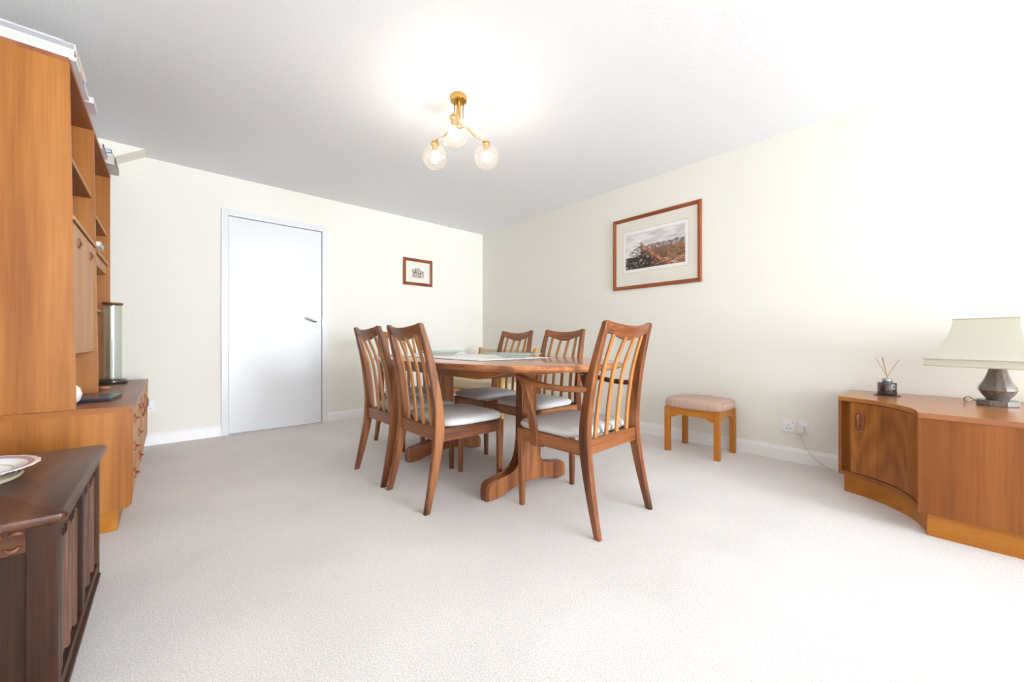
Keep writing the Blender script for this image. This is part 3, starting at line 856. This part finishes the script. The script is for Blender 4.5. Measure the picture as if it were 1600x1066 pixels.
# ------------------------------------------------------------------ teak wall unit: two base units
Y0, YS, Y1 = 2.445, 3.27, 4.10
XF = -0.122
ZT = .565
def pull(parent, x, y, z, mat):
    bm = BM()
    rings(bm, [[(x, y+a, z+b) for a, b in chamf(.030, .019, .008)], [(x+.006, y+a, z+b) for a, b in chamf(.030, .019, .008)], [(x+.006, y+a, z+b) for a, b in chamf(.024, .013, .006)], [(x+.001, y+a, z+b) for a, b in chamf(.023, .012, .006)]])
    h = obj('handle', bm, mat, parent)
    return h
def base_unit(name, label, ya, yb, door=False):
    t = thing(name, label, 'sideboard', (0, 0, 0), group='teak base units of the wall unit')
    XBk = XL+.02
    # sides with a rounded lower front corner
    for yy in (ya, yb-.018):
        bm = BM()
        poly = [(XBk, .105), (XF-.03, .105), (XF-.012, .110), (XF-.003, .122), (XF-.001, .14), (XF+.002, ZT-.026), (XBk, ZT-.026)]
        prism(bm, poly, 'Y', yy, yy+.018); obj('side_panel', bm, UNW['Z'], t)
    B('worktop', XBk, XF+.006, ya+.004, yb-.0015, ZT-.026, ZT, UND['Y'], t, bevel=.002)
    B('worktop_lipping', XBk, XF-.012, ya, ya+.004, ZT-.026, ZT-.0005, UNW['X'], t, bevel=0)
    B('carcass', XBk, XF-.025, ya+.018, yb-.018, .108, ZT-.026, BACKB, t, bevel=0)
    B('plinth', XBk, -.172, ya+.045, yb-.045, 0, .105, CBP['Y'], t, bevel=.003)
    zs = [.128, .255, .390, .530]
    if not door:
        for z0, z1 in zip(zs, zs[1:]):
            d = B('drawer', XF-.0245, XF-.004, ya+.021, yb-.021, z0+.002, z1-.002, DRW['Y'], t, bevel=.002)
            for f in (.24, .71):
                yc = ya+(yb-ya)*f; zc = (z0+z1)/2+.02
                h = pull(d, XF-.004, yc, zc, UND['Y'])
                bm = BM(); tube(bm, spline([(XF+.002, yc-.022, zc-.004), (XF+.013, yc-.008, zc), (XF+.013, yc+.008, zc), (XF+.002, yc+.022, zc-.004)], 4), .0045, 8)
                obj('handle_grip', bm, UND['Y'], d, smooth=True)
    else:
        ym = (ya+yb)/2
        for a, b, yh in ((ya+.021, ym-.0015, ya+.05), (ym+.0015, yb-.021, ym+.04)):
            d = B('door', XF-.0245, XF-.004, a, b, .130, .528, DRW['Z'], t, bevel=.002)
            bm = BM(); rings(bm, [[(XF-.004+q, yh+u, .43+v) for u, v in chamf(.017*k, .050*k, .008)] for q, k in ((0, 1), (.006, 1), (.006, .8), (.001, .75))]); obj('handle', bm, UND['Z'], d)
            bm = BM(); tube(bm, spline([(XF+.001, yh, .472), (XF+.012, yh, .45), (XF+.013, yh, .43), (XF+.012, yh, .41), (XF+.001, yh, .388)], 4), .0055, 8); obj('handle_grip', bm, UND['Z'], d, smooth=True)
    return t
base_unit('sideboard', 'teak drawer unit with a plain orange end panel facing the camera, left wall', Y0, YS)
base_unit('sideboard', 'teak two-door unit under the tall glass vase, next to the wall socket', YS, Y1, door=True)

# upper display unit
up = thing('bookcase', 'tall teak bookcase on the sideboards with a drop-front door and open shelves', 'bookcase', (0, 0, 0))
UX = -0.293; UZ = 2.048; YD, YE = 3.15, 4.0; FX = -0.313; XBk = XL+.02
def upanel(nm, ya, x0=UX, z1=UZ-.02, lean=.012):
    bm = BM(); prism(bm, [(XBk, ZT+.0005), (x0, ZT+.0005), (x0-(.018 if lean else 0), z1), (XBk, z1)], 'Y', ya, ya+.018); return obj(nm, bm, UNW['Z'], up, bevel=.001)
upanel('end_panel', Y0+.001); upanel('divider', YD); upanel('end_panel', YE-.018, x0=FX, lean=0)
B('top_board', XBk, UX-.018, Y0+.001, YE, UZ-.02, UZ, UND['Y'], up, bevel=.003)
B('back_board', XBk-.008, XBk+.004, Y0+.019, YE-.018, ZT+.02, UZ-.02, UNW['Z'], up, bevel=0)
LIP = DRW
def ushelf(nm, ya, yb, z, x1=UX-.012, th=.016):
    o = B(nm, XBk+.004, x1, ya, yb, z-th, z, UND['Y'], up, bevel=.001)
    B('edge_lipping', x1, x1+.006, ya, yb, z-th, z, DRW['Y'], o, bevel=.001)
    return o
ushelf('shelf', Y0+.019, YD, 1.665, x1=UX-.03)
ushelf('shelf', Y0+.019, YD, 1.392)
ushelf('shelf', YD+.018, YE-.018, 1.62, x1=FX-.02)
ushelf('shelf', YD+.018, YE-.018, 1.41, x1=FX-.012)
ushelf('shelf', YD+.018, YE-.018, 1.07, x1=FX-.045)
# shallow tilted drawer under the far shelf
o = B('drawer', XBk+.02, FX-.018, YD+.020, YE-.020, 1.328, 1.392, DRW['Y'], up, bevel=.006)
# cupboard with drop-front door
B('cupboard_base', XBk+.004, UX-.030, Y0+.019, YD, .80, .816, UND['Y'], up, bevel=.001)
fl = B('drop_front', UX-.030, UX-.012, Y0+.022, YD-.003, .802, 1.368, DRW['Z'], up, bevel=.003)
for yc in (2.62, 2.97):
    bm = BM(); rings(bm, [[(UX-.014+d, yc+a*q, 1.30+b*q) for a, b in chamf(.026, .020, .008)] for d, q in ((0, 1), (.008, 1), (.008, .75), (.003, .7))])
    obj('handle', bm, UND['Y'], fl)
    bm = BM(); tube(bm, spline([(UX-.012, yc-.016, 1.308), (UX-.006, yc-.006, 1.304), (UX-.006, yc+.006, 1.297), (UX-.012, yc+.016, 1.292)], 4), .005, 8); obj('handle_grip', bm, UND['Y'], fl, smooth=True)

# ------------------------------------------------------------------ things on the wall unit
vz = ZT+.0005
va = thing('glass_vase', 'tall clear glass cylinder vase with a bronze rim on the sideboard', 'vase', (-.286, 3.80, vz))
VG = thin_glass('greenish_clear_glass', (.86, .92, .88, 1), refl=.15, rough=.02, body=.05, bodycol=(.75, .85, .8, 1))
bm = BM(); lathe(bm, [(.046, .036), (.044, .05), (.044, .53), (.044, .547)], n=32, cap=False); obj('cylinder', bm, VG, va, smooth=True)
bm = BM(); lathe(bm, [(.055, 0), (.072, .002), (.078, .010), (.078, .020), (.072, .029), (.056, .035), (.030, .036)], n=40); obj('foot', bm, plain('bottle_green_glass', srgb(58, 64, 52), .08, spec=.8, coat=.5), va, smooth=True, auto=40)
bm = BM(); lathe(bm, [(.0445, .537), (.048, .538), (.052, .546), (.053, .551), (.049, .554), (.0445, .552)], n=32, cap=False); obj('rim', bm, plain('bronze', srgb(140, 106, 62), .3, metal=.7), va, smooth=True)

tr_ = thing('laptop', 'thin closed dark laptop lying on the sideboard', 'laptop', (-.325, 2.82, ZT+.0005), R(-8))
B('base', -.17, .13, -.105, .105, 0, .010, BLACK, tr_, bevel=.003)
B('lid', -.17, .13, -.105, .105, .0105, .017, plain('dark_lid', srgb(70, 76, 90), .25), tr_, bevel=.003)
wb = thing('white_vase', 'small round white vase half hidden behind the bookcase end panel', 'vase', (-.345, 2.62, ZT+.0005))
bm = BM(); lathe(bm, [(.018, 0), (.026, .001), (.045, .022), (.052, .050), (.045, .078), (.026, .096), (.018, .103), (.021, .110), (.015, .109), (.012, .09)], n=32); obj('body', bm, plain('white_glaze', srgb(240, 240, 238), .15), wb, smooth=True, auto=60)
bm = BM(); lathe(bm, [(.010, .10), (.006, .104), (.001, .105)], n=12); obj('neck', bm, plain('white_glaze_in', srgb(225, 225, 222), .3), wb)
pk = thing('leaflet_stack', 'white leaflet sticking out of the far bookcase bay', 'leaflet', (-.395, 3.36, 1.4105))
B('cover', -.11, .10, -.09, .09, .0, .002, PAPER, pk, bevel=0); B('pages', -.11, .097, -.088, .088, .0022, .022, plain('page_edges', srgb(226, 222, 214), .9, var=.1, bscale=300), pk, bevel=0)
B('cover', -.11, .10, -.09, .09, .0222, .0242, PAPER, pk, bevel=0)
sm = thing('trinket_dish', 'tiny pink dish beside the foot of the glass vase', 'dish', (-.285, 3.38, ZT+.0005))
bm = BM(); lathe(bm, [(.010, 0), (.016, .001), (.024, .012), (.022, .0125), (.012, .004)], n=20); obj('bowl', bm, plain('pink_glaze', srgb(226, 176, 150), .2), sm, smooth=True, auto=50)

def book(label, x0, x1, y0, y1, z0, h, cover, spine=None, pages=(230, 226, 216), group='books and papers on top of the bookcase', band=None, rz=0, spine_side='x'):
    cx, cy = (x0+x1)/2, (y0+y1)/2; a, b = (x1-x0)/2, (y1-y0)/2
    t = thing('book', label, 'book', (cx, cy, z0), R(rz), group)
    cm = plain('cover_%d_%d_%d' % cover, srgb(*cover), .4); c = min(.003, h*.15)
    B('cover', -a, a, -b, b, 0, c, cm, t, bevel=0)
    B('cover', -a, a, -b, b, h-c, h, cm, t, bevel=0)
    B('pages', -a+.004, a-.004, -b+.004, b-.004, c, h-c, plain('pages', srgb(*pages), .9, var=.15, bscale=400), t, bevel=0)
    sp = plain('spine_%d_%d_%d' % (spine or cover), srgb(*(spine or cover)), .4)
    if spine_side == 'x': B('spine', a-.0035, a, -b, b, c, h-c, sp, t, bevel=0)
    else: B('spine', -a, a, -b, -b+.0035, c, h-c, sp, t, bevel=0)
    if band:
        for f0, f1, colr in band:
            if spine_side == 'x':
                B('spine_band', a, a+.0006, -b+2*b*f0, -b+2*b*f1, c, h-c, plain('band_%d_%d_%d' % colr, srgb(*colr), .4), t, bevel=0)
            else:
                B('spine_band', -a+2*a*f0, -a+2*a*f1, -b-.0006, -b, c, h-c, plain('band_%d_%d_%d' % colr, srgb(*colr), .4), t, bevel=0)
    return t
z = UZ+.0005
book('white flat box file at the bottom of the pile over the near bookcase end', -.57, -.294, 2.46, 2.82, z, .016, (240, 241, 244), (238, 236, 242), pages=(244, 245, 247), band=[(.30, .44, (226, 128, 40)), (.48, .60, (48, 56, 150)), (.62, .98, (226, 218, 232))])
book('white ring binder, second from the bottom of the near bookcase pile', -.56, -.300, 2.463, 2.80, z+.0165, .026, (246, 248, 244), (214, 206, 214), pages=(206, 208, 200), band=[(.0, .10, (104, 98, 112)), (.5, .8, (232, 226, 236))])
book('silver-grey folder with a flowery spine, third in the near bookcase pile', -.57, -.296, 2.46, 2.79, z+.043, .026, (226, 226, 234), (240, 230, 214), pages=(170, 168, 172), band=[(.1, .28, (232, 206, 150)), (.42, .6, (216, 214, 160)), (.7, .86, (238, 214, 196)), (.9, .98, (84, 140, 190))])
book('thin dark-edged album topmost in the pile over the near bookcase end', -.50, -.330, 2.48, 2.78, z+.0695, .014, (228, 238, 232), (96, 84, 90), pages=(84, 92, 92))
book('pale pink paperback farther along the bookcase top beside the near pile', -.52, -.280, 2.84, 2.98, z, .030, (228, 220, 232), (206, 196, 214))
book('thick grey-white hardback with a maroon spine overhanging the far bookcase end', -.52, -.268, 3.73, 3.97, z, .050, (206, 202, 196), (96, 40, 44), pages=(214, 210, 204))
book('white and orange paperback on the thick grey-white hardback', -.52, -.276, 3.72, 3.95, z+.0505, .016, (240, 232, 224), (240, 120, 70))
book('blue-spined book second from the top of the far bookcase pile', -.52, -.284, 3.71, 3.93, z+.067, .020, (40, 120, 170), (28, 112, 166))
book('lilac-white book topmost of the far bookcase pile', -.52, -.288, 3.71, 3.92, z+.0875, .014, (226, 222, 240), (228, 224, 244))
book('small black and white book lying between the two piles on the bookcase top', -.50, -.300, 3.46, 3.66, z, .030, (236, 232, 228), (60, 50, 56))

# ------------------------------------------------------------------ dark oak chest at the left
ch = thing('oak_chest', 'dark carved oak chest with linenfold panels in the left foreground', 'chest', (0, 0, 0))
CX1, CYa, CYb, CZ = -.184, 1.318, 2.012, .482
CX0 = XL+.02
bm = BM()
L = [(CX0, CYa-.028), (CX1+.018, CYa-.028), (CX1+.018, CYb+.022), (CX0, CYb+.022)]
def inset(d): return [(CX0, CYa-.028+d), (CX1+.018-d, CYa-.028+d), (CX1+.018-d, CYb+.022-d), (CX0, CYb+.022-d)]
def rounded(d, r=.012):
    x1, ya, yb = CX1+.018-d, CYa-.028+d, CYb+.022-d
    pts = [(CX0, ya)]
    for k in range(5): a = R(-90+22.5*k); pts.append((x1-r+r*math.cos(a), ya+r+r*math.sin(a)))
    for k in range(5): a = R(22.5*k); pts.append((x1-r+r*math.cos(a), yb-r+r*math.sin(a)))
    pts.append((CX0, yb)); return pts
rings(bm, [[(x, y, zz) for x, y in rounded(d)] for d, zz in ((.010, CZ-.026), (.003, CZ-.022), (0, CZ-.014), (.002, CZ-.005), (.009, CZ-.0))])
obj('lid', bm, OAT['Y'], ch, smooth=True, auto=40)
zt = CZ-.027
pw_ = .046
YM = (CYa+.045+CYb-.036)/2
for xa, xb, ya, yb in ((CX1-pw_, CX1, CYa, CYa+.040), (CX1-pw_, CX1, CYb-.034, CYb), (CX0, CX0+pw_, CYa, CYa+.040), (CX0, CX0+pw_, CYb-.034, CYb)):
    B('corner_post', xa, xb, ya, yb, 0, zt, OAK['Z'], ch, bevel=.003)
B('muntin', CX1-.03, CX1-.001, YM-.018, YM+.018, .075, zt-.035, OAK['Z'], ch, bevel=.002)
B('top_rail', CX1-.03, CX1-.001, CYa+.040, CYb-.034, zt-.035, zt, OAK['Y'], ch, bevel=.002)
B('bottom_rail', CX1-.03, CX1-.001, CYa+.040, CYb-.034, .022, .075, OAK['Y'], ch, bevel=.002)
B('skirt_moulding', CX1-.026, CX1+.006, CYa+.041, CYb-.035, .030, .044, OAK['Y'], ch, bevel=.004)
def linenfold(ya, yb, za, zb):
    """panel of upright folded ridges whose heads are cut in a wavy line"""
    bm = BM()
    K = 3; prof = []
    for k in range(K):
        for u, d in ((.00, .002), (.06, .002), (.07, .010), (.20, .012), (.22, .006), (.32, .006), (.36, .016), (.44, .0185), (.52, .0185), (.60, .016), (.64, .006), (.74, .006), (.76, .012), (.90, .010), (.91, .002), (1.0, .002)):
            prof.append(((k+u)/K, d))
    rows = []
    for iz in range(5):
        row = []
        for f, d in prof:
            top = zb-.040-.016*math.cos(f*K*2*PI)
            if iz == 0: z2 = za
            elif iz == 1: z2 = top-.006
            elif iz == 2: z2 = top; d = d*.8
            elif iz == 3: z2 = top+.001; d = .001
            else: z2 = zb; d = .001
            row.append(bm.verts.new((CX1-.024+d, ya+(yb-ya)*f, z2)))
        rows.append(row)
    for p_, q_ in zip(rows, rows[1:]):
        for i in range(len(prof)-1): bm.faces.new((p_[i], p_[i+1], q_[i+1], q_[i]))
    return obj('linenfold_panel', bm, OAP['Z'], ch)
for ya, yb in ((CYa+.040, YM-.018), (YM+.018, CYb-.034)):
    lf = linenfold(ya, yb, .075, zt-.035)
    for i in range(9):            # carved scrolls along the head of the panel
        f = (i+.5)/9; yc = ya+(yb-ya)*f; zc = zt-.062-.014*math.cos(f*3*2*PI)
        bm = BM()
        pts = [(CX1-.012, yc+.013*(1-k/14)*math.cos(k*.9), zc+.014*(1-k/14)*math.sin(k*.9)) for k in range(12)]
        tube(bm, pts, .0045, 6); obj('carved_scroll', bm, OAK['Y'], lf, smooth=True)
# near end: frame, carved frieze and sunk panel
B('end_rail', CX0+pw_, CX1-pw_, CYa+.002, CYa+.030, zt-.055, zt, OAK['X'], ch, bevel=.002)
B('end_rail', CX0+pw_, CX1-pw_, CYa+.002, CYa+.030, .022, .085, OAK['X'], ch, bevel=.002)
B('end_panel', CX0+pw_, CX1-pw_, CYa+.014, CYa+.026, .085, zt-.055, OAK['Z'], ch, bevel=0)
FRZ = plain('carved_oak_brown', srgb(112, 62, 28), .45, var=.4, bscale=60)  # carved leaves are a lighter brown than the oak around them
for i in range(11):
    xc = CX1-pw_-.016-i*.0285
    bm = BM()
    for sgn in (-1, 1):
        pts = [(xc+sgn*.003+.010*math.cos(q), CYa+.001, zt-.028+sgn*.008+.011*math.sin(q)) for q in [PI*(.05+.9*k/8)+(0 if sgn > 0 else PI) for k in range(9)]]
        tube(bm, pts, [.0015+.0050*math.sin(PI*k/8) for k in range(9)], 8)
    obj('carved_leaf', bm, FRZ, ch, smooth=True)
B('far_end_panel', CX0+pw_, CX1-pw_, CYb-.026, CYb-.010, .022, zt, OAK['X'], ch, bevel=0)
B('back_panel', CX0, CX0+.012, CYa+.040, CYb-.034, .022, zt, OAK['Y'], ch, bevel=0)
B('inside', CX0+.05, CX1-.055, CYa+.06, CYb-.06, .03, zt-.06, OAK['Y'], ch, bevel=0)

# plate on a woven mat
mat_ = thing('woven_mat', 'small round woven straw mat under the china plate', 'mat', (-.435, 1.705, CZ+.0005))
STRAW = plain('straw', srgb(206, 190, 160), .9, bump=.5, bscale=260, var=.25)
bm = BM()
pts = [((.012+.120*k/260)*math.cos(k*.30), (.012+.120*k/260)*math.sin(k*.30), .0055) for k in range(261)]
tube(bm, pts, .0052, 6); obj('coil', bm, STRAW, mat_, smooth=True)
bm = BM(); lathe(bm, [(.02, .0004), (.128, .0006), (.128, .003), (.02, .003)], n=32); obj('backing', bm, STRAW, mat_)
pl = thing('china_plate', 'white china plate with a pink-lilac rim band on the dark oak chest', 'plate', (-.420, 1.690, CZ+.0118))
CHINA = plain('white_china', srgb(238, 238, 240), .15, coat=.4)
n = 64
bm = BM()
lp = []
for r, zz, sc in ((.02, .000, 0), (.085, .000, 0), (.092, .004, 0), (.120, .020, 0), (.150, .026, 1), (.151, .0275, 1), (.149, .029, 1), (.120, .0235, 0), (.094, .010, 0), (.085, .0055, 0), (.02, .005, 0)):
    lp.append([((r+sc*.002*math.cos(24*2*PI*k/n*1.0))*math.cos(2*PI*k/n), (r+sc*.002*math.cos(24*2*PI*k/n))*math.sin(2*PI*k/n), zz) for k in range(n)])
rings(bm, lp); obj('dish', bm, CHINA, pl, smooth=True, auto=60)
bm = BM()
lathe(bm, [(.128, .0255), (.140, .0278)], n=64, cap=False); obj('rim_band', bm, plain('lilac_glaze', srgb(196, 172, 190), .2, var=.4, bscale=90), pl, smooth=True)
bm = BM()
lathe(bm, [(.1, .0138), (.104, .0158)], n=64, cap=False); obj('inner_band', bm, plain('olive_glaze', srgb(196, 194, 160), .2), pl, smooth=True)
